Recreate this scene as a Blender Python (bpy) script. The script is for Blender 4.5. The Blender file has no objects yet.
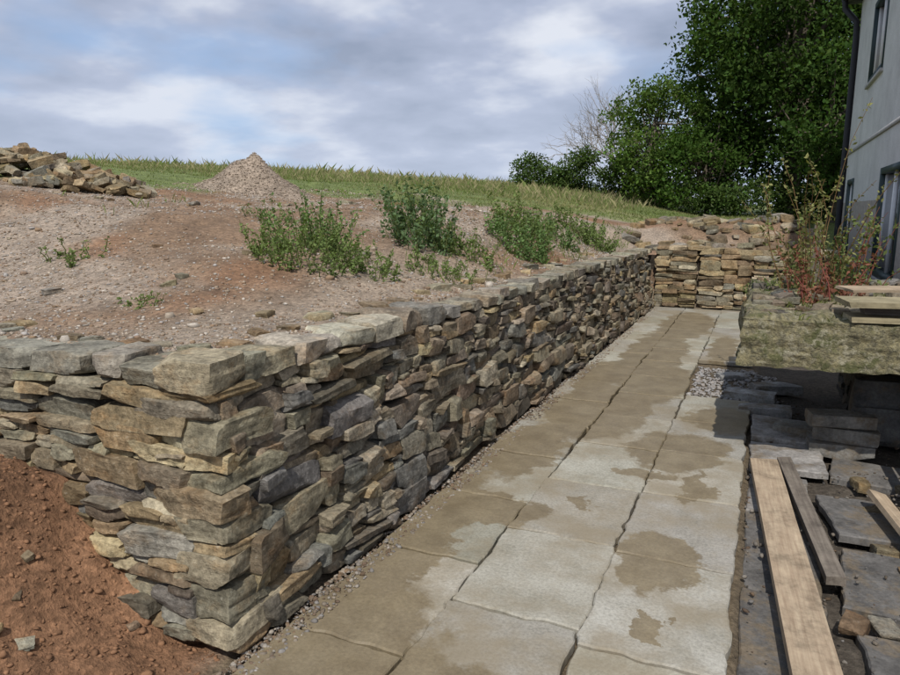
import bpy, math, numpy as np
from mathutils import Vector, Quaternion
sc=bpy.context.scene
R=np.random.RandomState
# ---------------------------------------------------------------- noise
def _h(ix,iy,iz,seed):
    with np.errstate(over='ignore'):
        n=(ix.astype(np.int64)*374761393+iy.astype(np.int64)*668265263+iz.astype(np.int64)*2147483647+seed*1274126177)
        n=(n^(n>>13))*1274126177
        n=n^(n>>16)
    return (n&0xffff)/65535.0
def vn(p,seed=0):
    p=np.asarray(p,float); i=np.floor(p).astype(np.int64); f=p-i; f=f*f*(3-2*f)
    r=0
    for a in (0,1):
        for b in (0,1):
            for c in (0,1):
                w=(f[:,0] if a else 1-f[:,0])*(f[:,1] if b else 1-f[:,1])*(f[:,2] if c else 1-f[:,2])
                r=r+w*_h(i[:,0]+a,i[:,1]+b,i[:,2]+c,seed)
    return r*2-1
def fbm(p,seed=0,o=4):
    r=0;a=1;s=0
    for k in range(o):
        r=r+a*vn(p*(2**k)+k*17.3,seed+k); s+=a; a*=.5
    return r/s
def fb2(x,y,sc_,seed=0,o=4):
    x=np.asarray(x,float).ravel();y=np.asarray(y,float).ravel()
    return fbm(np.stack([x*sc_,y*sc_,x*0+seed*3.1],1),seed,o)
def ss(a,b,x):
    t=np.clip((x-a)/(b-a),0,1); return t*t*(3-2*t)
# ---------------------------------------------------------------- mesh helpers
def build(name,V,F,mat,C=None,smooth=False,sharp=None,parent=None):
    me=bpy.data.meshes.new(name)
    V=np.asarray(V,float)
    if isinstance(F,np.ndarray):
        k=F.shape[1]; n=len(F)
        me.vertices.add(len(V)); me.vertices.foreach_set('co',V.ravel())
        me.loops.add(n*k); me.loops.foreach_set('vertex_index',F.ravel().astype(np.int32))
        me.polygons.add(n); me.polygons.foreach_set('loop_start',np.arange(0,n*k,k,dtype=np.int32))
        me.update(calc_edges=True)
    else:
        me.from_pydata([tuple(v) for v in V],[],F); me.update()
    me.validate()
    if C is not None:
        a=me.color_attributes.new('Col','FLOAT_COLOR','POINT')
        c=np.ones((len(V),4)); c[:,:3]=C; a.data.foreach_set('color',c.ravel())
    if smooth:
        me.polygons.foreach_set('use_smooth',[True]*len(me.polygons))
        if sharp:
            try: me.set_sharp_from_angle(angle=math.radians(sharp))
            except Exception: pass
    me.materials.append(mat)
    ob=bpy.data.objects.new(name,me); sc.collection.objects.link(ob)
    if parent: ob.parent=parent
    return ob
class Acc:
    def __init__(s): s.V=[];s.F=[];s.C=[];s.n=0
    def add(s,V,F,C):
        s.V.append(V); s.F.append(np.asarray(F)+s.n)
        C=np.asarray(C,float)
        if C.ndim==1: C=np.tile(C,(len(V),1))
        s.C.append(C); s.n+=len(V)
    def out(s,name,mat,**k):
        return build(name,np.concatenate(s.V),np.concatenate(s.F),mat,np.concatenate(s.C),**k)
def empty(name,loc=(0,0,0)):
    e=bpy.data.objects.new(name,None); e.location=loc; e.empty_display_size=.2; sc.collection.objects.link(e); return e
BF=np.array([[0,3,2,1],[4,5,6,7],[0,1,5,4],[1,2,6,5],[2,3,7,6],[3,0,4,7]])
def box(acc,x0,x1,y0,y1,z0,z1,c=(1,1,1)):
    V=np.array([[x0,y0,z0],[x1,y0,z0],[x1,y1,z0],[x0,y1,z0],[x0,y0,z1],[x1,y0,z1],[x1,y1,z1],[x0,y1,z1]],float)
    acc.add(V,BF,c)
def tube(acc,P,rad,c,sides=8):
    P=np.asarray(P,float); n=len(P); V=[]
    for i in range(n):
        d=P[min(i+1,n-1)]-P[max(i-1,0)]; d=d/(np.linalg.norm(d)+1e-9)
        a=np.cross(d,[0.31,0.9,0.2]); a/=np.linalg.norm(a)+1e-9; b=np.cross(d,a)
        for k in range(sides):
            t=2*math.pi*k/sides; V.append(P[i]+rad[i]*(math.cos(t)*a+math.sin(t)*b))
    F=[]
    for i in range(n-1):
        for k in range(sides):
            k2=(k+1)%sides
            F.append([i*sides+k,i*sides+k2,(i+1)*sides+k2,(i+1)*sides+k])
    acc.add(np.array(V),np.array(F),c)
# ---------------------------------------------------------------- material helpers
def newmat(name):
    m=bpy.data.materials.new(name); m.use_nodes=True; nt=m.node_tree; nt.nodes.clear()
    o=nt.nodes.new('ShaderNodeOutputMaterial'); b=nt.nodes.new('ShaderNodeBsdfPrincipled')
    nt.links.new(b.outputs[0],o.inputs[0]); b.inputs['Roughness'].default_value=.9
    b.inputs['Specular IOR Level'].default_value=.2
    return m,nt,b
def N(nt,t,**k):
    n=nt.nodes.new(t)
    for a,v in k.items():
        if a in n.inputs: n.inputs[a].default_value=v
        else: setattr(n,a,v)
    return n
def noise(nt,scale,detail=5,rough=.6,vec=None,stretch=None):
    if vec is None:
        g=N(nt,'ShaderNodeNewGeometry'); vec=g.outputs['Position']
    if stretch:
        m=N(nt,'ShaderNodeVectorMath',operation='MULTIPLY'); nt.links.new(vec,m.inputs[0]); m.inputs[1].default_value=stretch; vec=m.outputs[0]
    n=N(nt,'ShaderNodeTexNoise'); n.inputs['Scale'].default_value=scale; n.inputs['Detail'].default_value=min(detail,5); n.inputs['Roughness'].default_value=rough
    nt.links.new(vec,n.inputs['Vector']); return n.outputs['Fac']
def ramp(nt,fac,stops):
    r=N(nt,'ShaderNodeValToRGB'); nt.links.new(fac,r.inputs[0]); e=r.color_ramp.elements
    while len(e)<len(stops): e.new(.5)
    for i,(p,c) in enumerate(stops): e[i].position=p; e[i].color=(*c,1) if len(c)==3 else c
    return r.outputs[0]
def mix(nt,a,b,fac,mode='MIX'):
    m=N(nt,'ShaderNodeMixRGB',blend_type=mode)
    for s,i in ((fac,0),(a,1),(b,2)):
        if isinstance(s,(int,float)): m.inputs[i].default_value=s
        elif isinstance(s,tuple): m.inputs[i].default_value=(*s,1)
        else: nt.links.new(s,m.inputs[i])
    return m.outputs[0]
def bump(nt,b,h,strength,dist,prev=None):
    n=N(nt,'ShaderNodeBump'); n.inputs['Strength'].default_value=strength; n.inputs['Distance'].default_value=dist
    nt.links.new(h,n.inputs['Height'])
    if prev is not None: nt.links.new(prev,n.inputs['Normal'])
    nt.links.new(n.outputs[0],b.inputs['Normal']); return n.outputs[0]
def attr(nt):
    a=N(nt,'ShaderNodeAttribute'); a.attribute_name='Col'; return a.outputs['Color']
def g3(a): return (a,a,a)
def stone_mat(name,lichen=.35):
    m,nt,b=newmat(name); c=attr(nt)
    n1=noise(nt,8,5,.7); n2=noise(nt,42,5,.7); n3=noise(nt,1,4,.6,stretch=(9,9,60))
    c=mix(nt,c,ramp(nt,n1,[(.3,g3(.45)),(.5,g3(.95)),(.72,g3(1.35))]),1,'MULTIPLY')
    c=mix(nt,c,ramp(nt,n2,[(.3,g3(.5)),(.55,g3(1.0)),(.75,g3(1.4))]),1,'MULTIPLY')
    c=mix(nt,c,ramp(nt,n3,[(.3,g3(.7)),(.5,g3(1)),(.7,g3(1.12))]),.5,'MULTIPLY')
    rust=ramp(nt,noise(nt,5,4,.7,stretch=(1,1,1.7)),[(.5,g3(0)),(.7,g3(.6))])
    c=mix(nt,c,mix(nt,c,(1.1,.83,.58),1,'MULTIPLY'),rust)
    li=ramp(nt,n2,[(.6,g3(0)),(.7,g3(lichen))])
    c=mix(nt,c,(.33,.325,.275),li)
    nt.links.new(c,b.inputs['Base Color'])
    p=bump(nt,b,n3,.4,.012); p=bump(nt,b,n2,.85,.012,p); bump(nt,b,n1,.5,.02,p)
    return m
M_stone=stone_mat('drystone'); M_rubble=stone_mat('rubble',.2)
def attr_mat(name,s=20,rough=.9,bs=.4,bd=.01,lo=.7,hi=1.25,spec=.2):
    m,nt,b=newmat(name); n=noise(nt,s,5,.7)
    c=mix(nt,attr(nt),ramp(nt,n,[(.3,g3(lo)),(.7,g3(hi))]),1,'MULTIPLY')
    nt.links.new(c,b.inputs['Base Color']); b.inputs['Roughness'].default_value=rough
    b.inputs['Specular IOR Level'].default_value=spec
    bump(nt,b,n,bs,bd); return m
def leaf_mat(name,tr=.28):
    m=bpy.data.materials.new(name); m.use_nodes=True; nt=m.node_tree; nt.nodes.clear()
    o=N(nt,'ShaderNodeOutputMaterial'); d=N(nt,'ShaderNodeBsdfDiffuse'); t=N(nt,'ShaderNodeBsdfTranslucent'); x=N(nt,'ShaderNodeMixShader')
    c=attr(nt); nt.links.new(c,d.inputs['Color'])
    c2=mix(nt,c,(1.3,1.4,.5),1,'MULTIPLY'); nt.links.new(c2,t.inputs[0])
    x.inputs[0].default_value=tr; nt.links.new(d.outputs[0],x.inputs[1]); nt.links.new(t.outputs[0],x.inputs[2]); nt.links.new(x.outputs[0],o.inputs[0])
    return m
M_leaf=leaf_mat('foliage'); M_bark=attr_mat('bark',14,.95,.6,.03)
# ---------------------------------------------------------------- terrain
def upper(x,y):
    s=np.maximum(0,-x-2.15)
    g=2.4*(1-np.exp(-s/12.5))
    near=1-ss(12,30,np.hypot(x,y))
    nse=fb2(x,y,.55,3,4)*.13*ss(0,1.2,s)*(.4+.6*near)+fb2(x,y,2.6,9,4)*.05*ss(0,.5,s)*near
    crest=.20*np.exp(-((y-9)/3.5)**2)*ss(0,1.0,s)*(1-ss(1.5,4,s))
    endf=.02+.98*ss(2.3,5.0,y)
    far=ss(12.9,13.3,y)
    edge=(1-ss(0,1.3,s))*(1-far)
    z=1.085+(g+nse+crest)*endf+.0125*np.minimum(y,90)*(1-edge)-edge*.085*np.clip((y-2)/11,0,1)-.025*(1-ss(2.2,3.2,y))
    z=z+.22*np.exp(-((y-14.8)/1.0)**2)*ss(-3.2,-1.5,x)*(1-ss(.2,1.1,x))*(1+fb2(x,y,1.5,5,3))
    bk=ss(-2.6,-1.9,x)*far
    z=z+bk*(.95+(z-.95)*ss(13.15,14.5,y)-z)
    return z
def lower(x,y):
    z=-.055+0*x
    z=z+(.68*ss(1.95,2.95,-x)+fb2(x,y,2.5,21,4)*.12*ss(1.8,2.2,-x)+fb2(x,y,9,25,4)*.065*ss(1.8,2.2,-x))*(1-ss(2.2,2.6,y)) 
    z=z-.05*ss(.02,.1,x)+fb2(x,y,3,31,3)*.05*ss(.1,.4,x)
    z=z+.38*ss(8.5,12,y)*ss(.3,1.3,x)
    z=z+.3*ss(24,40,np.hypot(x,y))
    return z
def gz(x,y):
    x=np.asarray(x,float);y=np.asarray(y,float);sh=x.shape
    x=x.ravel();y=y.ravel()
    m=np.maximum(ss(2.03,2.12,-x)*ss(2.12,2.2,y), ss(13.05,13.2,y)*(1-ss(.75,1.5,x)))
    m=np.maximum(m,ss(24,30,y))
    u=upper(x,y); l=lower(x,y)
    return (l+(u-l)*m).reshape(sh)
def axis(segs):
    o=[]
    for a,b,st in segs: o.append(np.arange(a,b,st))
    return np.concatenate(o+[[segs[-1][1]]])
ax=axis([(-900,-200,70),(-200,-60,14),(-60,-20,2.),(-20,-9,.35),(-9,-5,.1),(-5,-1.6,.03),(-1.6,.2,.1),(.2,3,.07),(3,20,1.5),(20,100,12),(100,900,100)])
ay=axis([(-100,-10,15),(-10,0,1),(0,.8,.15),(.8,7,.034),(7,15.5,.08),(15.5,32,.35),(32,90,3),(90,300,20),(300,1500,150)])
X,Y=np.meshgrid(ax,ay); Z=gz(X,Y)
nx,ny=len(ax),len(ay)
idx=np.arange(nx*ny).reshape(ny,nx)
F=np.stack([idx[:-1,:-1],idx[:-1,1:],idx[1:,1:],idx[1:,:-1]],-1).reshape(-1,4)
x=X.ravel();y=Y.ravel()
def greenmask(x,y):
    v=np.maximum(-.93*(x+7.5)+.37*(y-7.8), y-16.0)
    v=v+fb2(x,y,.6,41,4)*2.4
    return ss(-.3,.9,v)*ss(2.3,3,y)
gm=greenmask(x,y)
soil=np.array([.205,.135,.085]); grav=np.array([.295,.235,.18]); redso=np.array([.22,.12,.066]); grass=np.array([.135,.165,.055]); straw=np.array([.27,.24,.12])
n1=ss(-.25,.3,fb2(x,y,.9,51,4))[:,None]; n2=ss(.0,.45,fb2(x,y,1.3,61,4))[:,None]
col=soil*(1-n1)+grav*n1; col=col*(1-n2*.75)+redso*n2*.75
gb=(ss(2.0,2.1,-x)*(1-ss(2.5,3.4,-x+fb2(x,y,1,66,2)*.6))*ss(2.1,2.2,y)*(1-ss(5,8,y)))[:,None]
col=col*(1-gb*.75)+np.array([.31,.25,.19])*gb*.75
pit=((1-ss(2.0,2.2,y))*ss(1.8,2.0,-x))[:,None]; col=col*(1-pit)+np.array([.205,.11,.06])*(.7+.5*n1)*pit
pv=(ss(-1.9,-1.8,x)*(1-ss(13,13.2,y)))[:,None]; col=col*(1-pv)+np.array([.13,.10,.065])*pv
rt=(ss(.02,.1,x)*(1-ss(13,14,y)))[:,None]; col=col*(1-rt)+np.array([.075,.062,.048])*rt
pale=ss(.0,.5,fb2(x,y,.25,71,3))[:,None]
gc=grass*(1-pale*.5)+straw*pale*.5
gc=gc*(.75+.5*(fb2(x,y,1.7,73,4)[:,None]*.5+.5))
col=col*(1-gm[:,None])+gc*gm[:,None]
m,nt,b=newmat('earth')
c=attr(nt)
na=noise(nt,30,5,.75); nb=noise(nt,4,5,.7)
c=mix(nt,c,ramp(nt,na,[(.3,g3(.55)),(.52,g3(1)),(.72,g3(1.4))]),1,'MULTIPLY')
c=mix(nt,c,ramp(nt,nb,[(.3,g3(.65)),(.7,g3(1.28))]),1,'MULTIPLY')
vo=N(nt,'ShaderNodeTexVoronoi'); vo.inputs['Scale'].default_value=55; ge=N(nt,'ShaderNodeNewGeometry'); nt.links.new(ge.outputs['Position'],vo.inputs['Vector'])
bw=N(nt,'ShaderNodeRGBToBW'); nt.links.new(vo.outputs['Color'],bw.inputs[0])
c=mix(nt,c,ramp(nt,bw.outputs[0],[(.2,g3(.75)),(.8,g3(1.35))]),.6,'MULTIPLY')
nt.links.new(c,b.inputs['Base Color'])
p=bump(nt,b,vo.outputs['Distance'],.3,.012); bump(nt,b,na,.8,.025,p)
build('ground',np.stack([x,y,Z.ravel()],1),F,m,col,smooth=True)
# ---------------------------------------------------------------- stones
_tc={}
def template(n):
    if n in _tc: return _tc[n]
    d={};V=[];F=[]
    def vid(p):
        k=tuple(np.round(p,5))
        if k not in d: d[k]=len(V); V.append(p)
        return d[k]
    g=np.linspace(-1,1,n+1)
    for axi in range(3):
        for s in (-1,1):
            for i in range(n):
                for j in range(n):
                    q=[]
                    for (a,bb) in ((i,j),(i+1,j),(i+1,j+1),(i,j+1)):
                        p=[0,0,0]; p[axi]=s; p[(axi+1)%3]=g[a]; p[(axi+2)%3]=g[bb]; q.append(vid(p))
                    F.append(q if s>0 else q[::-1])
    _tc[n]=(np.array(V,float),np.array(F)); return _tc[n]
def stone(acc,rng,c,h,rot=0,tilt=(0,0),color=(.3,.25,.2),n=6,cuts=7,jit=.15,amp=.006,strata=.004):
    V,F=template(n); p=V.copy()
    off=rng.uniform(-jit,jit,(2,2,2,3))
    w=(p+1)/2
    for a in (0,1):
        for b_ in (0,1):
            for d in (0,1):
                ww=(w[:,0] if a else 1-w[:,0])*(w[:,1] if b_ else 1-w[:,1])*(w[:,2] if d else 1-w[:,2])
                p=p+ww[:,None]*off[a,b_,d]
    for k in range(cuts):
        nn=rng.uniform(.25,1,3)*rng.choice([-1,1],3)
        if rng.rand()<.5: nn[rng.randint(3)]*=.15
        nn/=np.linalg.norm(nn); s=np.abs(nn).sum()
        d=s*rng.uniform(.72,.93); q=p@nn-d
        p=p-np.maximum(q,0)[:,None]*nn
    p=p*np.asarray(h)
    o=rng.uniform(0,500,3)
    fr=fbm((p+o)*14,1,3); 
    r=p/(np.linalg.norm(p/np.asarray(h),axis=1,keepdims=True)*np.asarray(h)+1e-6)
    r=r/(np.linalg.norm(r,axis=1,keepdims=True)+1e-9)
    p=p+r*(fr*amp*1.6)[:,None]
    st=vn(np.stack([p[:,0]*4+o[0],p[:,1]*4,p[:,2]*75+o[2]],1),3)
    hd=p*[1,1,0]; hd/=np.linalg.norm(hd,axis=1,keepdims=True)+1e-9
    p=p+hd*(st*strata)[:,None]
    ca,sa=math.cos(tilt[0]),math.sin(tilt[0]); p=p@np.array([[ca,0,sa],[0,1,0],[-sa,0,ca]])
    ca,sa=math.cos(tilt[1]),math.sin(tilt[1]); p=p@np.array([[1,0,0],[0,ca,sa],[0,-sa,ca]])
    ca,sa=math.cos(rot),math.sin(rot); p=p@np.array([[ca,sa,0],[-sa,ca,0],[0,0,1]])
    acc.add(p+np.asarray(c),F,color)
WARM=np.array([[.315,.245,.14],[.345,.28,.175],[.265,.23,.16],[.25,.23,.185],[.26,.185,.105],[.21,.16,.10],[.35,.30,.21],[.29,.22,.13]])
GREY=np.array([[.215,.19,.14],[.24,.205,.145],[.19,.178,.148],[.25,.20,.135],[.175,.165,.145],[.19,.148,.10],[.30,.26,.185],[.23,.19,.13],[.15,.125,.095],[.27,.23,.165]])
def pick(rng,P): return P[rng.randint(len(P))]*rng.uniform(.66,1.18)*(1+rng.uniform(-.035,.035,3))
def pack(L,H,rng,minh=.028,maxh=.085,minl=.09,maxl=.40,big=.06):
    res=.01;n=int(L/res);h=np.zeros(n);out=[]
    for it in range(20000):
        i=int(np.argmin(h)); lo=h[i]
        if lo>=H-.012: break
        j=i
        while j<n and abs(h[j]-lo)<1e-6: j+=1
        w=j-i; hl=h[i-1] if i>0 else 9; hr=h[j] if j<n else 9
        if w*res<minl:
            hh=min(hl,hr,H)-lo
            if hh>maxh*1.2: hh=rng.uniform(minh,maxh)
            hh=max(hh,.012); a=i;l=w
        else:
            bigs=rng.rand()<big
            l=int((minl+(maxl-minl)*(rng.rand()**1.5 if not bigs else rng.uniform(.5,1)))/res)
            if w-l<minl/res: l=w if w*res<maxl*1.2 else w//2
            a=i if rng.rand()<.6 else j-l
            hh=minh+(maxh-minh)*rng.rand()**1.6
            if l*res>.28: hh=max(hh,.042)
            if bigs: hh=rng.uniform(1.0,1.65)*maxh
            for q in (hl,hr):
                if q<8 and abs(lo+hh-q)<.014: hh=q-lo
            if lo+hh>H-.025: hh=H-lo
        h[a:a+l]=lo+hh
        out.append((a*res,l*res,lo,hh))
    return out
wall=Acc(); rng=R(23)
XF=-1.75; BT=.155
YC=1.92
Hp=1.0
def longscale(yy): return 1-.07*np.clip((yy-2)/11,0,1)
for (a,l,lo,hh) in pack(10.85,Hp,rng,.028,.09,.09,.48,.16):
    yy=YC+.16+a+l/2; s=longscale(yy); zc=(lo+hh/2)*s
    zc+=.012*math.sin(yy*1.7+zc*3)
    fx=XF+.006*(yy-2)-BT*zc+rng.uniform(-.05,.03)
    dep=rng.uniform(.10,.14)
    nr=yy<5
    stone(wall,rng,(fx-dep,yy,zc-.01),(l/2*.99,dep,hh/2*1.02*s),rot=math.pi/2+rng.uniform(-.1,.1),tilt=(rng.uniform(-.07,.07),rng.uniform(-.12,.12)),
          color=pick(rng,GREY if rng.rand()<.85 else WARM),n=9 if nr else 5,amp=.008,strata=.005)
for (a,l,lo,hh) in pack(1.9,Hp,rng,.032,.08,.12,.46,.12):
    xx=XF-.2-.12*lo-a-l/2
    dep=rng.uniform(.10,.14); fy=YC+.1*lo+rng.uniform(-.03,.02)
    stone(wall,rng,(xx,fy+dep,lo+hh/2-.01),(l/2,dep,hh/2*1.02),rot=rng.uniform(-.08,.08),tilt=(rng.uniform(-.05,.05),rng.uniform(-.08,.08)),
          color=pick(rng,WARM if rng.rand()<.72 else GREY)*1.04,n=9,amp=.007,strata=.005)
z=-.03;k=0
while z<Hp-.02:
    hh=rng.uniform(.045,.09)
    if rng.rand()<.22: hh=.125
    if z+hh>Hp-.03: hh=Hp-z
    lx,ly=(rng.uniform(.32,.50),rng.uniform(.16,.24)) if k%2==0 else (rng.uniform(.18,.30),rng.uniform(.26,.42))
    cx=XF-BT*z+rng.uniform(-.03,.01); cy=YC+.1*z-rng.uniform(-.02,.03)
    stone(wall,rng,(cx-lx/2,cy+ly/2,z+hh/2),(lx/2,ly/2,hh/2*1.02),rot=rng.uniform(-.1,.1),tilt=(rng.uniform(-.05,.05),rng.uniform(-.05,.05)),color=pick(rng,WARM)*1.04,n=11,amp=.009,strata=.006,cuts=8,jit=.15)
    z+=hh;k+=1
COPE=np.array([[.29,.265,.205],[.265,.24,.18],[.33,.295,.225],[.24,.22,.18],[.28,.235,.165]])
y=YC+.35; 
while y<12.9:
    l=rng.uniform(.15,.34); hh=rng.uniform(.08,.125)*(1.05 if y<4 else .85)
    s=longscale(y); zt=Hp*s
    w=rng.uniform(.12,.17)
    stone(wall,rng,(XF+.006*(y-2)-BT*zt+.01-w+rng.uniform(-.03,.02),y+l/2,zt+hh/2-.005),(l/2*.97,w,hh/2),rot=math.pi/2+rng.uniform(-.12,.12),tilt=(rng.uniform(-.05,.05),rng.uniform(-.05,.05)),
      color=pick(rng,COPE),n=9 if y<5 else 5,cuts=6,amp=.008,jit=.12)
    y+=l
CX=XF-BT-.01
stone(wall,rng,(CX-.128,YC+.1+.11,Hp+.058),(.133,.125,.066),rot=.04,color=(.32,.27,.18),n=13,cuts=6,jit=.09,amp=.008)
stone(wall,rng,(CX-.12,YC+.1+.28,Hp+.05),(.12,.06,.055),rot=.04,color=(.27,.25,.18),n=8,cuts=6,jit=.12)
x_=CX-.265
for l in (.24,.17,.36,.28,.3,.3):
    hh=rng.uniform(.07,.105)
    stone(wall,rng,(x_-l/2,YC+.1+.15,Hp+hh/2),(l/2*.98,.15,hh/2),rot=rng.uniform(-.12,.12),tilt=(rng.uniform(-.05,.05),0),color=pick(rng,COPE),n=9,cuts=7,amp=.008,jit=.13); x_-=l
for i in range(40):
    x0=-2.2-rng.uniform(0,.12); y0=2.3+i*.26+rng.uniform(-.1,.1)
    if i>30: x0=-2.3-rng.uniform(0,1.3); y0=2.3+rng.uniform(0,.12)
    l=rng.uniform(.03,.1)
    stone(wall,rng,(x0,y0,float(gz(np.array([x0]),np.array([y0]))[0])),(l,l*rng.uniform(.5,.8),l*.35),rot=rng.uniform(0,3),color=pick(rng,WARM),n=5)
box(wall,-2.08,-1.985,2.16,12.9,-.1,.92,(.05,.038,.026)); box(wall,-3.9,-1.985,2.07,2.16,-.1,.95,(.05,.038,.026))
wall.out('dry_stone_wall',M_stone,smooth=True,sharp=32)
cw=Acc(); rng=R(11)
for (x0,x1,H,yo) in ((-1.72,-1.02,1.0,0),(-.98,.85,.94,.03)):
    for (a,l,lo,hh) in pack(x1-x0,H,rng,.035,.11,.14,.5):
        dep=.14
        stone(cw,rng,(x0+a+l/2,12.95+yo+.06*lo+dep+rng.uniform(-.04,.03),lo+hh/2),(l/2,dep,hh/2*1.02),rot=rng.uniform(-.08,.08),tilt=(rng.uniform(-.05,.05),rng.uniform(-.08,.08)),color=pick(rng,WARM)*1.08,n=5)
    xx=x0
    while xx<x1:
        l=rng.uniform(.2,.4); hh=rng.uniform(.05,.11)
        stone(cw,rng,(xx+l/2,13.2+yo,H+hh/2),(l/2,.17,hh/2),rot=rng.uniform(-.1,.1),color=pick(rng,WARM)*1.1,n=5); xx+=l
box(cw,-1.9,.85,13.14,13.2,-.1,.9,(.05,.04,.03))
cw.out('cross_stone_wall',M_stone,smooth=True,sharp=32)
# ---------------------------------------------------------------- paving
slabs=Acc(); rng=R(5)
def slab(x0,x1,y0,y1,top=0,c=(1,1,1),th=.045,rag=.012,acc=slabs,rot=0,tx=0,ty=0):
    st=.022; P=[]
    nxs=max(2,int((x1-x0)/st)); nys=max(2,int((y1-y0)/st))
    for i in range(nxs): P.append((x0+(x1-x0)*i/nxs,y0))
    for i in range(nys): P.append((x1,y0+(y1-y0)*i/nys))
    for i in range(nxs): P.append((x1-(x1-x0)*i/nxs,y1))
    for i in range(nys): P.append((x0,y1-(y1-y0)*i/nys))
    P=np.array(P); n=len(P)
    q=np.c_[P*10,np.zeros(n)]; D=np.stack([fbm(q,2,5),fbm(q,44,5)],1)*rag*1.8
    P=P+D+fbm(np.c_[P*13,np.full(n,rng.uniform(0,99))],3,3)[:,None]*rag*.5; cen=np.array([(x0+x1)/2,(y0+y1)/2]); o=rng.uniform(0,99)
    rings=[(0,-th),(0.0,-.007),(.006,0.0),(.35,0.0),(.7,0)]
    V=[]
    for (ins,z) in rings:
        if ins<.01:
            d=cen-P; d/=np.linalg.norm(d,axis=1,keepdims=True); Q=P+d*ins*1.4
        else: Q=P+(cen-P)*ins
        zz=top+z+(fbm(np.c_[Q*5,np.full(n,o)],8,3)*.003 if z==0 else 0)
        V.append(np.c_[Q,np.zeros(n)+zz])
    V=np.concatenate(V+[np.array([[*cen,top]])])
    if rot:
        ca,sa=math.cos(rot),math.sin(rot); d=V[:,:2]-cen; V[:,0]=cen[0]+d[:,0]*ca-d[:,1]*sa; V[:,1]=cen[1]+d[:,0]*sa+d[:,1]*ca
    V[:,2]+=(V[:,0]-cen[0])*tx+(V[:,1]-cen[1])*ty
    F=[]
    for r in range(4):
        for k in range(n):
            k2=(k+1)%n; F.append([r*n+k,r*n+k2,(r+1)*n+k2,(r+1)*n+k])
    c0=5*n
    for k in range(n): F.append([4*n+k,4*n+(k+1)%n,c0,c0])
    acc.add(V,np.array(F),c)
for ci,(x0,x1,y0) in enumerate(((-1.70,-1.165,-.2),(-1.155,-.575,-.55),(-.565,-.005,-.85))):
    yb=y0
    while yb<12.7:
        L=.79 if ci!=2 else .84
        y1=min(yb+L,12.86)
        if not (ci==2 and yb>6.2 and y1<8.4):
            tone=rng.uniform(.82,1.12); sh=rng.uniform(-.009,.009)
            slab(x0+sh,x1-.001+sh,yb+.008,y1-.008,top=rng.uniform(-.005,.005),c=(tone,tone*rng.uniform(.97,1.01),tone*rng.uniform(.93,1.0)),tx=rng.uniform(-.006,.006),ty=rng.uniform(-.005,.005))
        yb+=L
m,nt,b=newmat('wet_riven_slabs')
ge=N(nt,'ShaderNodeNewGeometry'); pos=ge.outputs['Position']
nd=N(nt,'ShaderNodeTexNoise'); nd.inputs['Scale'].default_value=4.5; nd.inputs['Detail'].default_value=5; nd.inputs['Roughness'].default_value=.68; nt.links.new(pos,nd.inputs['Vector'])
sb=N(nt,'ShaderNodeVectorMath',operation='SUBTRACT'); nt.links.new(nd.outputs['Color'],sb.inputs[0]); sb.inputs[1].default_value=(.5,.5,.5)
scn=N(nt,'ShaderNodeVectorMath',operation='SCALE'); nt.links.new(sb.outputs[0],scn.inputs[0]); scn.inputs['Scale'].default_value=.5
ad=N(nt,'ShaderNodeVectorMath',operation='ADD'); nt.links.new(pos,ad.inputs[0]); nt.links.new(scn.outputs[0],ad.inputs[1])
blobs=[(-.37,3.32,.21,.36),(-.29,2.76,.09,.06),(-1.5,1.9,.52,.8),(-.85,1.75,.5,.45),(-1.6,3.1,.27,1.1),(-1.35,3.6,.36,.24),(-1.2,5.9,.46,.95),(-.45,5.05,.36,.46),(-.2,6.0,.3,.4),(-1.45,4.7,.28,.65),
(-1.1,8.6,.36,2.0),(-.85,7.1,.36,.85),(-.27,4.35,.07,.3),(-.6,4.5,.2,.1),(-1.45,7.2,.24,.8),(-.95,11,.4,1.4),(-.35,9.2,.18,1.0),(-.2,2.1,.12,.2),(-.85,3.9,.05,.12)]
cur=None
for (bx,by,rx,ry) in blobs:
    a=N(nt,'ShaderNodeVectorMath',operation='SUBTRACT'); nt.links.new(ad.outputs[0],a.inputs[0]); a.inputs[1].default_value=(bx,by,0)
    s=N(nt,'ShaderNodeVectorMath',operation='MULTIPLY'); nt.links.new(a.outputs[0],s.inputs[0]); s.inputs[1].default_value=(1/rx,1/ry,0)
    l=N(nt,'ShaderNodeVectorMath',operation='LENGTH'); nt.links.new(s.outputs[0],l.inputs[0])
    o=l.outputs['Value']
    if cur is None: cur=o
    else:
        mn=N(nt,'ShaderNodeMath',operation='MINIMUM'); nt.links.new(cur,mn.inputs[0]); nt.links.new(o,mn.inputs[1]); cur=mn.outputs[0]
mr=N(nt,'ShaderNodeMapRange'); nt.links.new(cur,mr.inputs[0]); mr.inputs[1].default_value=.9; mr.inputs[2].default_value=1.03; mr.inputs[3].default_value=.9; mr.inputs[4].default_value=0
wet=mr.outputs[0]
dry=mix(nt,attr(nt),ramp(nt,noise(nt,3,5,.7),[(.3,(.235,.22,.178)),(.5,(.31,.292,.247)),(.7,(.36,.343,.296))]),1,'MULTIPLY')
dry=mix(nt,dry,ramp(nt,noise(nt,70,4,.7),[(.3,g3(.7)),(.6,g3(1.08))]),1,'MULTIPLY')
silt=ramp(nt,noise(nt,1.6,5,.7),[(.42,g3(0)),(.6,g3(.7))])
dry=mix(nt,dry,(.215,.175,.115),silt)
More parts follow.
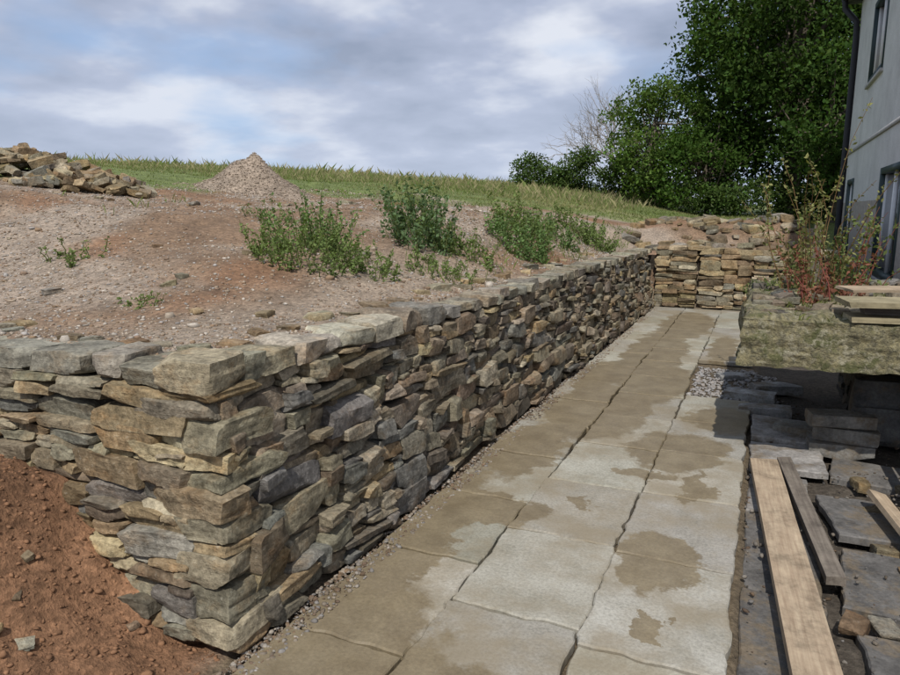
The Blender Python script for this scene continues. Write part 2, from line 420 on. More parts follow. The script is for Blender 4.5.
wc=mix(nt,(.14,.107,.063),(.205,.163,.10),ramp(nt,noise(nt,5,5,.7),[(.35,g3(0)),(.65,g3(1))])); wc=mix(nt,wc,ramp(nt,noise(nt,60,4,.7),[(.3,g3(.8)),(.7,g3(1.15))]),1,'MULTIPLY')
nt.links.new(mix(nt,dry,wc,wet),b.inputs['Base Color'])
rr=N(nt,'ShaderNodeMapRange'); nt.links.new(wet,rr.inputs[0]); rr.inputs[3].default_value=.85; rr.inputs[4].default_value=.45; nt.links.new(rr.outputs[0],b.inputs['Roughness'])
p=bump(nt,b,noise(nt,9,5,.65),.3,.014); bump(nt,b,noise(nt,90,4,.6),.3,.003,p)
M_pave=m
def out_fan(acc,name,mat,**k):
    V=np.concatenate(acc.V);F=np.concatenate(acc.F);C=np.concatenate(acc.C)
    return build(name,V,[ [int(i) for i in (f if f[2]!=f[3] else f[:3])] for f in F],mat,C,**k)
out_fan(slabs,'paved_path',M_pave)
m,nt,b=newmat('mottled_concrete'); nn=noise(nt,5,5,.75); n4=noise(nt,45,5,.7)  # grey set per piece, mostly dark; noise mottling with brown patches
c=mix(nt,attr(nt),ramp(nt,nn,[(.3,g3(.45)),(.7,g3(1.35))]),1,'MULTIPLY'); c=mix(nt,c,(.15,.115,.075),ramp(nt,noise(nt,3.3,5,.75),[(.48,g3(0)),(.6,g3(.8))]))
c=mix(nt,c,ramp(nt,n4,[(.3,g3(.7)),(.7,g3(1.25))]),1,'MULTIPLY'); nt.links.new(c,b.inputs['Base Color']); b.inputs['Roughness'].default_value=.8; bump(nt,b,n4,.6,.006); M_conc=m
ds=Acc(); rng=R(15)
for (x0,x1,y0,y1,t,r,c) in ((.03,.5,5.0,5.62,-.02,.02,.27),(.54,.98,5.0,5.45,-.04,-.10,.15),(.45,.85,4.1,4.7,-.035,.14,.12),(.47,.87,3.35,3.95,-.05,-.08,.11),(.5,.92,2.5,3.15,-.04,.06,.10),(.03,.38,4.3,4.95,-.05,0,.2),(.03,.38,3.4,4.25,-.06,.0,.11),(.03,.38,2.3,3.35,-.06,0,.10),(.98,1.35,3.7,4.25,-.02,.25,.12),
    (.0,.45,1.4,2.25,-.06,0,.1),(1.0,1.5,2.7,3.3,-.05,.12,.11),(.03,.5,5.66,6.28,-.01,.0,.28)):
    slab(x0,x1,y0,y1,top=t,c=(c*1.05,c*.98,c*.90),acc=ds,rot=r,rag=.009,tx=rng.uniform(-.04,.04),ty=rng.uniform(-.04,.04))
out_fan(ds,'loose_concrete_slabs',M_conc)
def rblock(acc,cx,cy,z0,lx,ly,lz,rot,c,rng=R(3)):
    stone(acc,rng,(cx,cy,z0+lz/2),(lx/2,ly/2,lz/2),rot=rot,color=c,n=6,cuts=5,jit=.02,amp=.003,strata=.0)
blk=Acc()
for (cx,cy,lx,ly,lz,r,c) in ((.12,6.5,.42,.2,.1,.03,.3),(.0,6.98,.44,.2,.1,-.08,.34),(.22,7.4,.44,.2,.1,.3,.3),(-.2,7.8,.3,.18,.08,.5,.3),(.95,6.1,.44,.22,.3,-.05,.15),(.95,6.15,.44,.22,.5,.05,.12)):
    rblock(blk,cx,cy,-.08,lx,ly,lz,r,(c,c*.98,c*.93))
for k,(cx,cy,r) in enumerate(((.62,5.62,.08),(.66,5.66,-.12),(.61,5.64,.2))): rblock(blk,cx,cy,-.06+k*.105,.42,.21,.1,r,(.2,.19,.17))
for k,(cx,cy,r) in enumerate(((.6,5.95,.5),(.4,5.92,-.3))): rblock(blk,cx,cy,-.06,.4,.2,.1,r,(.24,.23,.2))
blk.out('concrete_blocks',M_conc,smooth=True,sharp=30)
# ---------------------------------------------------------------- pebbles
t_=(1+5**.5)/2
IV=np.array([[-1,t_,0],[1,t_,0],[-1,-t_,0],[1,-t_,0],[0,-1,t_],[0,1,t_],[0,-1,-t_],[0,1,-t_],[t_,0,-1],[t_,0,1],[-t_,0,-1],[-t_,0,1]])/1.9
IF=np.array([[0,11,5],[0,5,1],[0,1,7],[0,7,10],[0,10,11],[1,5,9],[5,11,4],[11,10,2],[10,7,6],[7,1,8],[3,9,4],[3,4,2],[3,2,6],[3,6,8],[3,8,9],[4,9,5],[2,4,11],[6,2,10],[8,6,7],[9,8,1]])
def pebbles(name,rng,x,y,z,s,cols,mat):
    n=len(x); a=rng.uniform(0,6.28,n); ca,sa=np.cos(a),np.sin(a)
    sc3=rng.uniform(.55,1.25,(n,3))*s[:,None]; sc3[:,2]*=.65
    V=IV[None]*(1+rng.uniform(-.3,.3,(n,12,1)))*sc3[:,None,:]
    vx=V[...,0]*ca[:,None]-V[...,1]*sa[:,None]; vy=V[...,0]*sa[:,None]+V[...,1]*ca[:,None]
    V=np.stack([vx+x[:,None],vy+y[:,None],V[...,2]+z[:,None]],-1).reshape(-1,3)
    F=(IF[None]+np.arange(n)[:,None,None]*12).reshape(-1,3)
    return build(name,V,F,mat,np.repeat(cols,12,0))
M_peb=attr_mat('gravel_stone',60,.92,.3,.003)
rng=R(21)
PB=np.array([[.32,.265,.205],[.26,.205,.15],[.38,.335,.28],[.24,.165,.105],[.30,.275,.25],[.21,.145,.10]])
def pcol(rng,n,f=1): return PB[rng.randint(0,len(PB),n)]*rng.uniform(.7,1.2,(n,1))*f
n=46000
u=rng.rand(n)**1.4; x=-2.12-u*5.5; y=2.22+rng.rand(n)**1.5*9.5
keep=fb2(x,y,.9,51,4)+rng.uniform(-.5,.5,n)>-.1; x=x[keep];y=y[keep]
s=.003+.010*rng.rand(len(x))**3+.0007*y; s*=1+ (rng.rand(len(x))<.012)*1.6
pebbles('gravel',rng,x,y,gz(x,y)+s*.15,s,pcol(rng,len(x)),M_peb)
n=6500; y=1.6+rng.rand(n)**1.3*11; x=-1.76+rng.rand(n)**1.7*.17; s=.004+.012*rng.rand(n)**3
x2=rng.uniform(-.55,.25,1500); y2=rng.uniform(6.2,8.2,1500); s2=.008+.02*rng.rand(1500)**2
n3_=7000; x3=rng.uniform(.02,1.6,n3_); y3=rng.uniform(1.9,7,n3_); s3=.004+.014*rng.rand(n3_)**3
k=fb2(x3,y3,2.2,33,3)+rng.uniform(-.4,.4,n3_)>0; x3=x3[k];y3=y3[k];s3=s3[k]
z1=np.where(x>-1.69,.0,-.03); 
z3=np.where(rng.rand(len(x3))<.4,-.035,gz(x3,y3)+.005)
xx=np.r_[x,x2,x3]; yy=np.r_[y,y2,y3]; s=np.r_[s,s2,s3]; z=np.r_[z1,gz(x2,y2)+.01,z3]
c=pcol(rng,len(xx),.7); c[len(x)+1500:]*=.6; c[len(x):len(x)+1500]=c[len(x):len(x)+1500]*.5+.17
pebbles('path_edge_gravel',rng,xx,yy,z,s,c,M_peb)
n=5000; x=-1.85-rng.rand(n)*1.7; y=.9+rng.rand(n)*1.05; s=.0025+.012*rng.rand(n)**4+.02*(rng.rand(n)<.006)
pebbles('soil_clods',rng,x,y,gz(x,y)+s*.1,s,np.array([[.205,.11,.06]])*rng.uniform(.65,1.2,(n,1)),M_peb)
def heap(name,cx,cy,rx,h,seed,colr):
    rr=np.linspace(0,1,22); V=[];F=[];na=56
    for r in rr:
        for k in range(na):
            a=k/na*2*math.pi; V.append((cx+rx*r*math.cos(a)*1.15,cy+rx*r*math.sin(a),r))
    V=np.array(V)
    def hz(x,y,r): return h*(np.sqrt((1-r)**2+.03)-.165)*(1+fb2(x,y,1.6,seed,4)*.5)
    z=gz(V[:,0],V[:,1])-.04+hz(V[:,0],V[:,1],V[:,2])
    for i in range(21):
        for k in range(na):
            k2=(k+1)%na; F.append([i*na+k,i*na+k2,(i+1)*na+k2,(i+1)*na+k][::-1])
    C=np.tile(colr,(len(V),1))*(1+fb2(V[:,0],V[:,1],2.2,seed,4)[:,None]*.3)
    e=empty(name); build('heap_body',np.c_[V[:,:2],z],np.array(F),bpy.data.materials['earth'],C,smooth=True,parent=e)
    q=R(seed); n=4500; r=q.rand(n)**.6*1.12; a=q.uniform(0,6.28,n); x=cx+rx*r*np.cos(a)*1.15;y=cy+rx*r*np.sin(a)
    zz=gz(x,y)-.03+np.maximum(hz(x,y,np.minimum(r,1)),.03); s=.005+.012*q.rand(n)**2.5
    o=pebbles('heap_gravel',q,x,y,zz,s,colr*q.uniform(.75,1.25,(n,1)),M_peb); o.parent=e
heap('gravel_heap',-7.3,9.0,1.0,.66,77,np.array([.29,.23,.175]))
sp=Acc(); rng=R(31)
for i in range(380):
    r=rng.rand()**.6; a=rng.uniform(0,6.28); x0=-8.7+2.1*r*math.cos(a)*1.0; y0=6.1+.95*r*math.sin(a)
    zz=float(gz(np.array([x0]),np.array([y0]))[0])+.36*(1-r)*rng.rand()**.4
    l=rng.uniform(.035,.13)
    stone(sp,rng,(x0,y0,zz+.03),(l,l*rng.uniform(.5,.8),l*rng.uniform(.2,.5)),rot=rng.uniform(0,3),tilt=(rng.uniform(-.5,.5),rng.uniform(-.4,.4)),color=pick(rng,WARM),n=4)
sp.out('rubble_stone_pile',M_rubble,smooth=True,sharp=30)
ls=Acc()
L=[(-4.4,6.5,.09),(-3.3,9.6,.22),(-3.5,9.8,.16),(-2.9,3.0,.05),(-3.5,4.2,.05),(-5.5,8.8,.12),(-3.1,5.2,.06)]
for i in range(150): L.append((rng.uniform(-2.4,.9),rng.uniform(13.35,15.4),rng.uniform(.04,.18)))
for i in range(60): L.append((rng.uniform(-7,-2.5),rng.uniform(2.6,13),rng.uniform(.02,.06)))
for i in range(8): L.append((rng.uniform(-2.6,-1.85),rng.uniform(1.3,1.85),rng.uniform(.02,.05)))
for i in range(16): L.append((rng.uniform(.45,1.4),rng.uniform(2.5,5.6),rng.uniform(.02,.07)))
for (x0,y0,l) in L:
    zz=float(gz(np.array([x0]),np.array([y0]))[0])+(.05 if x0>.4 and y0<7 else 0)
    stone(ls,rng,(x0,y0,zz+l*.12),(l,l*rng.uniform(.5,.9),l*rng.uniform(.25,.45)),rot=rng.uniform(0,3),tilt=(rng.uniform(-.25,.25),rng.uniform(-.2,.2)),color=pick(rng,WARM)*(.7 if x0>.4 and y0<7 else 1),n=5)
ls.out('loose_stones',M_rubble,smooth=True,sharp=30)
# ---------------------------------------------------------------- mossy ledge
rng=R(41)
m,nt,b=newmat('mossy_stone')
n1=noise(nt,6,5,.7); n2=noise(nt,30,5,.7)
c=mix(nt,(.26,.225,.125),(.11,.10,.065),ramp(nt,n2,[(.38,g3(0)),(.62,g3(1))]))
c=mix(nt,c,(.08,.085,.032),ramp(nt,n1,[(.48,g3(0)),(.6,g3(.85))]))
c=mix(nt,c,(.34,.31,.22),ramp(nt,noise(nt,11,5,.75),[(.52,g3(0)),(.64,g3(.9))]))
nt.links.new(c,b.inputs['Base Color']); p=bump(nt,b,n2,1,.03); bump(nt,b,n1,.8,.04,p)
ledge=empty('mossy_stone_ledge')
la=Acc()
V,F_=template(48); p=V*np.array([1.15,1.5,.155]); cc=np.array([1.06,6.5,.84])
q=p+cc; d=fbm(q*3.2,5,5); d2=fbm(q*14,6,4)
top=(V[:,2]>.98)
p[:,2]+=top*(d*.10+d2*.035)+(V[:,2]<-.98)*(d2*.02+d*.03); e=np.maximum(np.abs(V[:,0]),np.abs(V[:,1]))>.98
p[:,0]+=d*.08*(np.abs(V[:,0])>.98)+d2*.025*e; p[:,1]+=d*.06*(np.abs(V[:,1])>.98)+d2*.035*e
edge=e&top; p[:,2]-=edge*.03; p[:,1]+=edge*(V[:,1]<0)*.03
la.add(p+cc,F_,(1,1,1)); o=la.out('ledge_slab',m,smooth=True,sharp=60); o.parent=ledge
lr=Acc()
for (a,l,lo,hh) in pack(1.2,.68,rng,.06,.14,.15,.45):
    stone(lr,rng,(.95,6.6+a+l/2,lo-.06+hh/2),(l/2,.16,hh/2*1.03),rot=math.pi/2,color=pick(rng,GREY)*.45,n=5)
for (a,l,lo,hh) in pack(1.1,.68,rng,.06,.14,.15,.45):
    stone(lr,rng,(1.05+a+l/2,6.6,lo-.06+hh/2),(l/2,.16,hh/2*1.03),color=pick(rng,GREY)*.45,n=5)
for i in range(170):
    x0=rng.uniform(-.02,1.9);y0=rng.uniform(5.1,7.8);l=rng.uniform(.015,.09)
    stone(lr,rng,(x0,y0,1.0+l*.2),(l,l*.7,l*.4),rot=rng.uniform(0,3),tilt=(rng.uniform(-.3,.3),0),color=pick(rng,GREY)*.85,n=5)
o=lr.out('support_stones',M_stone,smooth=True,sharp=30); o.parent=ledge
def blades(acc,rng,x,y,z,h,w,cols,lean=.35):
    n=len(x); a=rng.uniform(0,6.28,n); dx=np.cos(a)*w; dy=np.sin(a)*w
    l=rng.uniform(0,lean,n)*h; b_=rng.uniform(0,6.28,n); lx=np.cos(b_)*l; ly=np.sin(b_)*l
    P=np.stack([np.stack([x-dx,y-dy,z],1),np.stack([x+dx,y+dy,z],1),
        np.stack([x+dx*.6+lx*.35,y+dy*.6+ly*.35,z+h*.6],1),np.stack([x+lx,y+ly,z+h],1)],1).reshape(-1,3)
    F=np.arange(n*4).reshape(n,4); acc.add(P,F,np.repeat(cols,4,0))
# ---------------------------------------------------------------- timber
def wood(name,c1,c2):
    m,nt,b=newmat(name); tc=N(nt,'ShaderNodeTexCoord')
    g=noise(nt,1,5,.65,vec=tc.outputs['Object'],stretch=(55,3,55)); s=noise(nt,5,5,.75)
    c=mix(nt,ramp(nt,g,[(.3,c2),(.7,c1)]),ramp(nt,s,[(.3,g3(.5)),(.5,g3(.95)),(.7,g3(1.2))]),1,'MULTIPLY')
    nt.links.new(c,b.inputs['Base Color']); bump(nt,b,g,.4,.004); return m
M_w1=wood('pale_timber',(.40,.315,.215),(.25,.18,.12)); M_w2=wood('weathered_timber',(.2,.17,.135),(.10,.08,.065)); M_w3=wood('mossy_timber',(.34,.29,.18),(.18,.15,.09))
def plank(name,a,b_,w,t,mat,roll=0,parent=None):
    a=Vector(a);b_=Vector(b_); L=(b_-a).length
    acc=Acc(); rr=R(int(L*1000)%997)
    stone(acc,rr,(0,0,0),(w/2,L/2,t/2),color=(1,1,1),n=10,cuts=0,jit=.02,amp=.0015,strata=0)
    o=acc.out(name,mat,smooth=True,sharp=30); o.location=(a+b_)/2
    q=(b_-a).to_track_quat('Y','Z'); o.rotation_mode='QUATERNION'
    o.rotation_quaternion=q@Quaternion((0,1,0),roll)
    if parent: o.parent=parent
    return o
plank('timber_plank',(.34,2.05,.03),(.115,5.0,.02),.175,.04,M_w1,.03)
plank('timber_plank',(.43,3.5,-.01),(.24,5.05,.03),.085,.045,M_w2,-.05)
plank('timber_plank',(1.02,2.7,.03),(.72,4.6,.05),.10,.03,M_w1,.3)
plank('timber_prop',(.92,4.2,-.05),(1.02,5.25,.72),.06,.05,M_w2)
plank('timber_prop',(1.05,4.3,-.05),(1.1,5.2,.74),.08,.06,M_w2)
plank('timber_prop',(1.22,4.3,-.05),(1.2,5.2,.74),.1,.05,M_w1)
st=empty('stacked_boards')
plank('board_1',(.52,5.15,1.02),(2.2,5.35,1.03),.3,.035,M_w3,0,st)
plank('board_2',(.62,5.2,1.065),(2.2,5.30,1.075),.12,.05,M_w2,0,st)
plank('board_3',(.5,5.12,1.12),(2.2,5.3,1.135),.34,.035,M_w3,0,st)
plank('board_4',(.55,5.6,1.155),(1.6,5.9,1.165),.3,.018,M_w1,0,st)
wp=Acc(); M_white=attr_mat('white_board',8,.6,.1,.003,.85,1.1)
rblock(wp,.86,4.0,-.0,.07,.7,.03,.2,(.5,.5,.48)); rblock(wp,.93,3.65,-.01,.2,.3,.02,.7,(.42,.42,.42))
wp.out('white_board_offcuts',M_white,smooth=True,sharp=30)
plank('wooden_post',(.78,12.4,-.1),(.78,12.4,1.5),.11,.11,M_w2)
# ---------------------------------------------------------------- vegetation
def leaves(acc,rng,P,size,cols,flat=.0,aspect=.55):
    n=len(P); d=rng.normal(size=(n,3)); d[:,2]*=(1-flat*.7); d/=np.linalg.norm(d,axis=1,keepdims=True)
    e=np.cross(d,rng.normal(size=(n,3))); e/=np.linalg.norm(e,axis=1,keepdims=True)
    s=(size*rng.uniform(.6,1.3,n))[:,None]
    V=np.stack([P-d*s,P+e*s*aspect,P+d*s,P-e*s*aspect],1).reshape(-1,3)
    acc.add(V,np.arange(n*4).reshape(n,4),np.repeat(cols,4,0))
def crown(acc,rng,centers,rads,per,size,base,var=.35):
    for c,r in zip(centers,rads):
        n=int(per*(r**2)); v=rng.normal(size=(n,3)); v/=np.linalg.norm(v,axis=1,keepdims=True)
        rr=rng.rand(n)**.45*r; v[:,2]*=.7; P=c+v*rr[:,None]*(1+.35*vn(v*2.3+c,5))[:,None]
        t=rng.uniform(1-var,1+var); cols=np.asarray(base)*t*rng.uniform(.65,1.35,(n,1))*(1+rng.uniform(-.1,.1,(n,3)))
        leaves(acc,rng,P,size,cols)
def tree(name,cx,cy,h,rx,zlow,seed,base,ncl,per=150,size=.12,crad=(.7,1.3),trunk=.3):
    rng=R(seed); z0=float(gz(np.array([cx]),np.array([cy]))[0])
    e=empty(name); tr=Acc(); lf=Acc()
    hc=(h+zlow)/2; hz=(h-zlow)/2; C=[];Rr=[]
    while len(C)<ncl:
        v=rng.uniform(-1,1,3); l=np.linalg.norm(v)
        if l>1 or l<.4: continue
        w=1+.32*vn(np.array([v*2.2+seed]),seed)[0]
        prof=1-.18*max(v[2],0)
        C.append([cx+v[0]*rx*w*prof,cy+v[1]*rx*w*prof,z0+hc+v[2]*hz*w]); Rr.append(rng.uniform(*crad))
    C=np.array(C)
    crown(lf,rng,C,Rr,per,size,base)
    tp=[np.array([cx+.1*math.sin(i),cy+.1*math.cos(i*1.3),z0-.2+i*(h*.75)/8]) for i in range(9)]
    tube(tr,tp,[trunk*(1-.1*i) for i in range(9)],(.12,.1,.075),10)
    for k in range(0,ncl,max(1,ncl//40)):
        a=tp[rng.randint(2,8)]; t=C[k]; mid=(a+t)/2+np.array([0,0,-.3]); 
        tube(tr,[a,mid,t],[trunk*.35,trunk*.2,.02],(.12,.1,.075),5)
    o=tr.out('trunk_and_limbs',M_bark,smooth=True); o.parent=e
    o=lf.out('crown',M_leaf); o.parent=e
tree('broadleaf_tree',.8,32,15.5,4.6,.3,101,(.045,.078,.02),250,230,.1,(.6,1.3),.42)
tree('broadleaf_tree',3.6,38,14,5,1,102,(.038,.068,.018),100,140,.13,(.9,1.6),.4)
tree('broadleaf_tree',-4.5,31,5.4,2.2,.0,103,(.085,.135,.032),90,330,.075,(.35,.9),.18)
tree('broadleaf_tree',-2.2,30,4.2,2.1,.0,104,(.05,.09,.02),60,300,.08,(.5,.9),.12)
tree('broadleaf_tree',-2.0,34,8.4,2.0,.5,109,(.05,.095,.02),75,260,.09,(.4,1.),.2)
tree('broadleaf_tree',2.1,28.5,6.0,2.1,.0,107,(.045,.08,.02),60,260,.09,(.6,1.),.15)
hg=Acc(); rng=R(55); C=[];Rr=[]
for i in range(190):
    t=rng.rand(); x0=-10.8+6.8*t; y0=32.5-1.*t; z0=float(gz(np.array([x0]),np.array([y0]))[0]); C.append([x0,y0+rng.uniform(-.5,.5),z0+rng.uniform(.1,2.1)*(.55+.5*t+.18*math.sin(t*17))]); Rr.append(rng.uniform(.3,.65))
for i in range(60):
    t=rng.rand(); x0=-3.5+6.5*t; y0=29.; z0=float(gz(np.array([x0]),np.array([y0]))[0]); C.append([x0,y0+rng.uniform(-.5,.5),z0+rng.uniform(.1,1.3)]); Rr.append(rng.uniform(.4,.75))
crown(hg,rng,np.array(C),Rr,380,.065,(.065,.10,.03)); hg.out('hedge',M_leaf)
bs=Acc(); rng=R(56); bx,by=-6.1,34.; z0=float(gz(np.array([bx]),np.array([by]))[0])
def twig(p,d,l,r,dep):
    q=p+d*l; mid=(p+q)/2+rng.normal(size=3)*l*.06
    tube(bs,[p,mid,q],[r,r*.8,r*.6],(.27,.23,.18),4)
    if dep>0:
        for k in range(rng.randint(2,4)):
            nd=d+rng.normal(size=3)*.4; nd[2]+=.05; nd/=np.linalg.norm(nd); twig(q if k else mid,nd,l*rng.uniform(.6,.85),r*.65,dep-1)
for k in range(10):
    d=np.array([rng.normal()*.35,rng.normal()*.3,1]); d/=np.linalg.norm(d); twig(np.array([bx+rng.normal()*.4,by,z0]),d,1.75,.045,5)
bs.out('bare_shrub',M_bark)
def weed(name,cx,cy,h,sp_,ns,leaf,base,seed,z=None,stemc=(.12,.14,.05),per=20):
    rng=R(seed); a=Acc()
    for s in range(ns):
        r=rng.rand()**.5*sp_; an=rng.uniform(0,6.28); x0=cx+r*math.cos(an)*.75;y0=cy+r*math.sin(an)*.75
        z0=float(gz(np.array([x0]),np.array([y0]))[0]) if z is None else z
        hh=h*rng.uniform(.3,1)*(1-.35*r/sp_)
        P=[np.array([x0,y0,z0-.02])]; d=np.array([math.cos(an)*.4*r/sp_,math.sin(an)*.4*r/sp_,1])
        for i in range(5): P.append(P[-1]+d*hh/5+rng.normal(size=3)*.012); d=d+rng.normal(size=3)*.14
        tube(a,P,[.005,.0045,.004,.003,.0025,.0015],stemc,4)
        P=np.array(P); t=rng.rand(per)**.8*4.99; i=t.astype(int); f=(t-i)[:,None]; L=P[i]*(1-f)+P[i+1]*f
        ang=rng.uniform(0,6.28,per); ro=leaf*rng.uniform(.4,1.5,per)*(1.4-.14*t)
        L=L+np.stack([np.cos(ang)*ro,np.sin(ang)*ro,rng.uniform(-.3,.6,per)*leaf],1)
        tone=rng.uniform(.7,1.25); cols=np.array(base)*tone*rng.uniform(.7,1.35,(per,1))
        leaves(a,rng,L,leaf*.75,cols,flat=.3,aspect=.5)
    return a.out(name,M_leaf)
G1=(.115,.18,.065); G2=(.14,.19,.065); G3=(.10,.15,.07)
weed('weed_plant',-3.0,6.0,.66,.38,44,.032,G3,1,per=36)
weed('weed_plant',-3.2,6.6,.78,.32,34,.03,G3,2,per=34)
weed('weed_plant',-2.75,6.4,.4,.45,44,.026,G2,12,per=26)
weed('weed_plant',-3.1,4.35,.42,.5,80,.020,G2,3,per=30)
weed('weed_plant',-3.35,4.8,.55,.4,60,.022,G1,4,per=28)
weed('weed_plant',-2.75,4.6,.3,.35,44,.018,G2,13,per=26)
weed('weed_plant',-2.6,7.85,.5,.45,70,.028,G1,5,per=30)
weed('weed_plant',-2.8,8.6,.66,.48,70,.028,G2,6,per=30)
weed('weed_plant',-2.7,9.7,.42,.45,54,.028,G1,14,per=26)
weed('weed_plant',-2.6,11.2,.55,.6,80,.032,G2,8,per=26)
weed('weed_plant',-2.5,5.4,.22,.4,46,.018,G2,9,per=22)
weed('weed_plant',-3.3,2.95,.10,.16,14,.014,G2,10,per=16)
weed('weed_plant',-4.6,3.6,.16,.3,26,.016,G2,11,per=16)
weed('weed_plant',-4.4,5.6,.2,.3,22,.02,G1,15,per=16)
weed('red_stemmed_weed',.40,6.7,2.15,.3,22,.028,(.17,.17,.07),20,z=.95,stemc=(.22,.14,.07),per=54)
weed('red_stemmed_weed',.60,6.9,1.2,.4,26,.032,(.13,.16,.06),21,z=.95,stemc=(.3,.12,.08),per=36)
weed('red_stemmed_weed',.48,6.2,.6,.3,20,.03,(.20,.09,.06),22,z=.95,stemc=(.3,.1,.08),per=24)
weed('weed_plant',.15,6.9,.22,.35,24,.022,G2,23,z=.97,per=18)
sw=Acc(); rng=R(60)
n=17000; x=rng.uniform(-8,-2.2,n); y=rng.uniform(2.4,14,n); k=fb2(x,y,.8,88,4)+fb2(x,y,4,89,2)*.3>.33
k|=(np.abs(x+2.55)<.3)&(rng.rand(n)<.4)&(y>5)
x=x[k];y=y[k]; x=x+rng.normal(size=len(x))*.03
blades(sw,rng,x,y,gz(x,y)-.005,rng.uniform(.03,.12,len(x)),.003+0*x,np.array([[.14,.18,.055]])*rng.uniform(.7,1.4,(len(x),1)),.8)
x=rng.uniform(-.02,1.8,2200); y=rng.uniform(5.05,7.9,2200)
blades(sw,rng,x,y,.97+.0*x,rng.uniform(.02,.08,2200),.003+0*x,np.array([[.13,.14,.05]])*rng.uniform(.6,1.4,(2200,1)),.9)
sw.out('sparse_grass',M_leaf)
gr=Acc(); rng=R(61)
n=130000; x=rng.uniform(-34,2,n); y=rng.uniform(5,33,n)
k=(greenmask(x,y)>.4)&(rng.rand(n)<np.clip(1.3-np.hypot(x,y)/45,.25,1)); x=x[k];y=y[k]; n=len(x)
cc=fb2(x,y,.35,71,3)[:,None]; cols=(np.array([[.14,.18,.055]])*(1-ss(-.2,.4,cc)*.7)+np.array([[.29,.26,.13]])*ss(-.2,.4,cc)*.7)*rng.uniform(.6,1.3,(n,1))
dd=np.hypot(x,y)
hh=rng.uniform(.015,.045,n)*(1+.8*np.clip(fb2(x,y,1.2,95,3),0,1))*(1+ss(12,22,dd))
blades(gr,rng,x,y,gz(x,y)-.01,hh,.002+.0003*dd,cols,1.)
n=110000; d=14+rng.rand(n)*30; an=rng.uniform(math.radians(0),math.radians(66),n); x=-d*np.sin(an); y=d*np.cos(an)
k=(fb2(x,y,.45,91,4)+rng.uniform(-.3,.35,n)>-.05)&(x<-4)&(greenmask(x,y)>.8); x=x[k];y=y[k];d=d[k];n=len(x)
cols=np.where(rng.rand(n,1)<.5,np.array([[.33,.29,.17]]),np.array([[.17,.21,.075]]))*rng.uniform(.6,1.3,(n,1))
hh=rng.uniform(.10,.34,n)*(1+.5*fb2(x,y,.8,97,3)); tall=rng.rand(n)<.04; hh=np.where(tall,hh+.22,hh)*ss(11,32,d)*1.05+.03
blades(gr,rng,x,y,gz(x,y)-.03,hh,.0018+.00006*d,cols,.8)
gr.out('meadow_grass',M_leaf)
# ---------------------------------------------------------------- house
house=empty('rendered_house')
m,nt,b=newmat('roughcast_render'); n=noise(nt,40,5,.7); n2=noise(nt,1.2,5,.7)
c=mix(nt,ramp(nt,n,[(.3,(.46,.455,.45)),(.7,(.64,.635,.62))]),ramp(nt,n2,[(.3,g3(.82)),(.7,g3(1.1))]),1,'MULTIPLY')
nt.links.new(c,b.inputs['Base Color']); bump(nt,b,n,.5,.01); M_rend=m
M_pl=attr_mat('plinth',10); M_frame=attr_mat('dark_frame',10,.4,.05,.002,.95,1.05); 
m,nt,b=newmat('window_glass'); b.inputs['Base Color'].default_value=(.03,.035,.04,1); b.inputs['Roughness'].default_value=.05; b.inputs['Specular IOR Level'].default_value=.8; M_glass=m
XH=2.02; Y0,Y1=9.0,23.2; ZT=7.5
ops=[(17.6,19.9,4.6,6.4),(12.6,14.6,4.6,6.4),(20.8,22.3,.45,2.5),(13.6,16.2,.45,2.5),(10.5,12.2,.45,2.5),(9.6,11.4,4.6,6.4)]
ys=sorted({Y0,Y1,*[o[0] for o in ops],*[o[1] for o in ops]}); zs=sorted({-.2,1.9,3.2,3.28,ZT,*[o[2] for o in ops],*[o[3] for o in ops]})
wa=Acc(); pa=Acc()
for i in range(len(ys)-1):
    for j in range(len(zs)-1):
        ym=(ys[i]+ys[i+1])/2; zm=(zs[j]+zs[j+1])/2
        if any(o[0]<ym<o[1] and o[2]<zm<o[3] for o in ops): continue
        V=np.array([[XH,ys[i],zs[j]],[XH,ys[i],zs[j+1]],[XH,ys[i+1],zs[j+1]],[XH,ys[i+1],zs[j]]]) 
        (pa if zm<1.9 else wa).add(V,np.array([[0,1,2,3]]),(.36,.32,.28))
box(wa,XH+.3,9,Y1-.3,Y1-.01,-.2,ZT-.01)
for V in ([[XH,Y1,-.2],[XH,Y1,ZT],[9.01,Y1,ZT],[9.01,Y1,-.2]],[[XH,Y0,-.2],[9.01,Y0,-.2],[9.01,Y0,ZT],[XH,Y0,ZT]],[[9.01,Y0,-.2],[9.01,Y1,-.2],[9.01,Y1,ZT],[9.01,Y0,ZT]]):
    wa.add(np.array(V,float),np.array([[0,1,2,3]]),(1,1,1))
o=wa.out('walls',M_rend); o.parent=house
o=pa.out('plinth',M_pl); o.parent=house
sc_=Acc(); box(sc_,XH-.03,XH-.003,Y0,Y1,3.2,3.28,(.36,.35,.34)); 
fr=Acc(); gl=Acc(); rv=Acc()
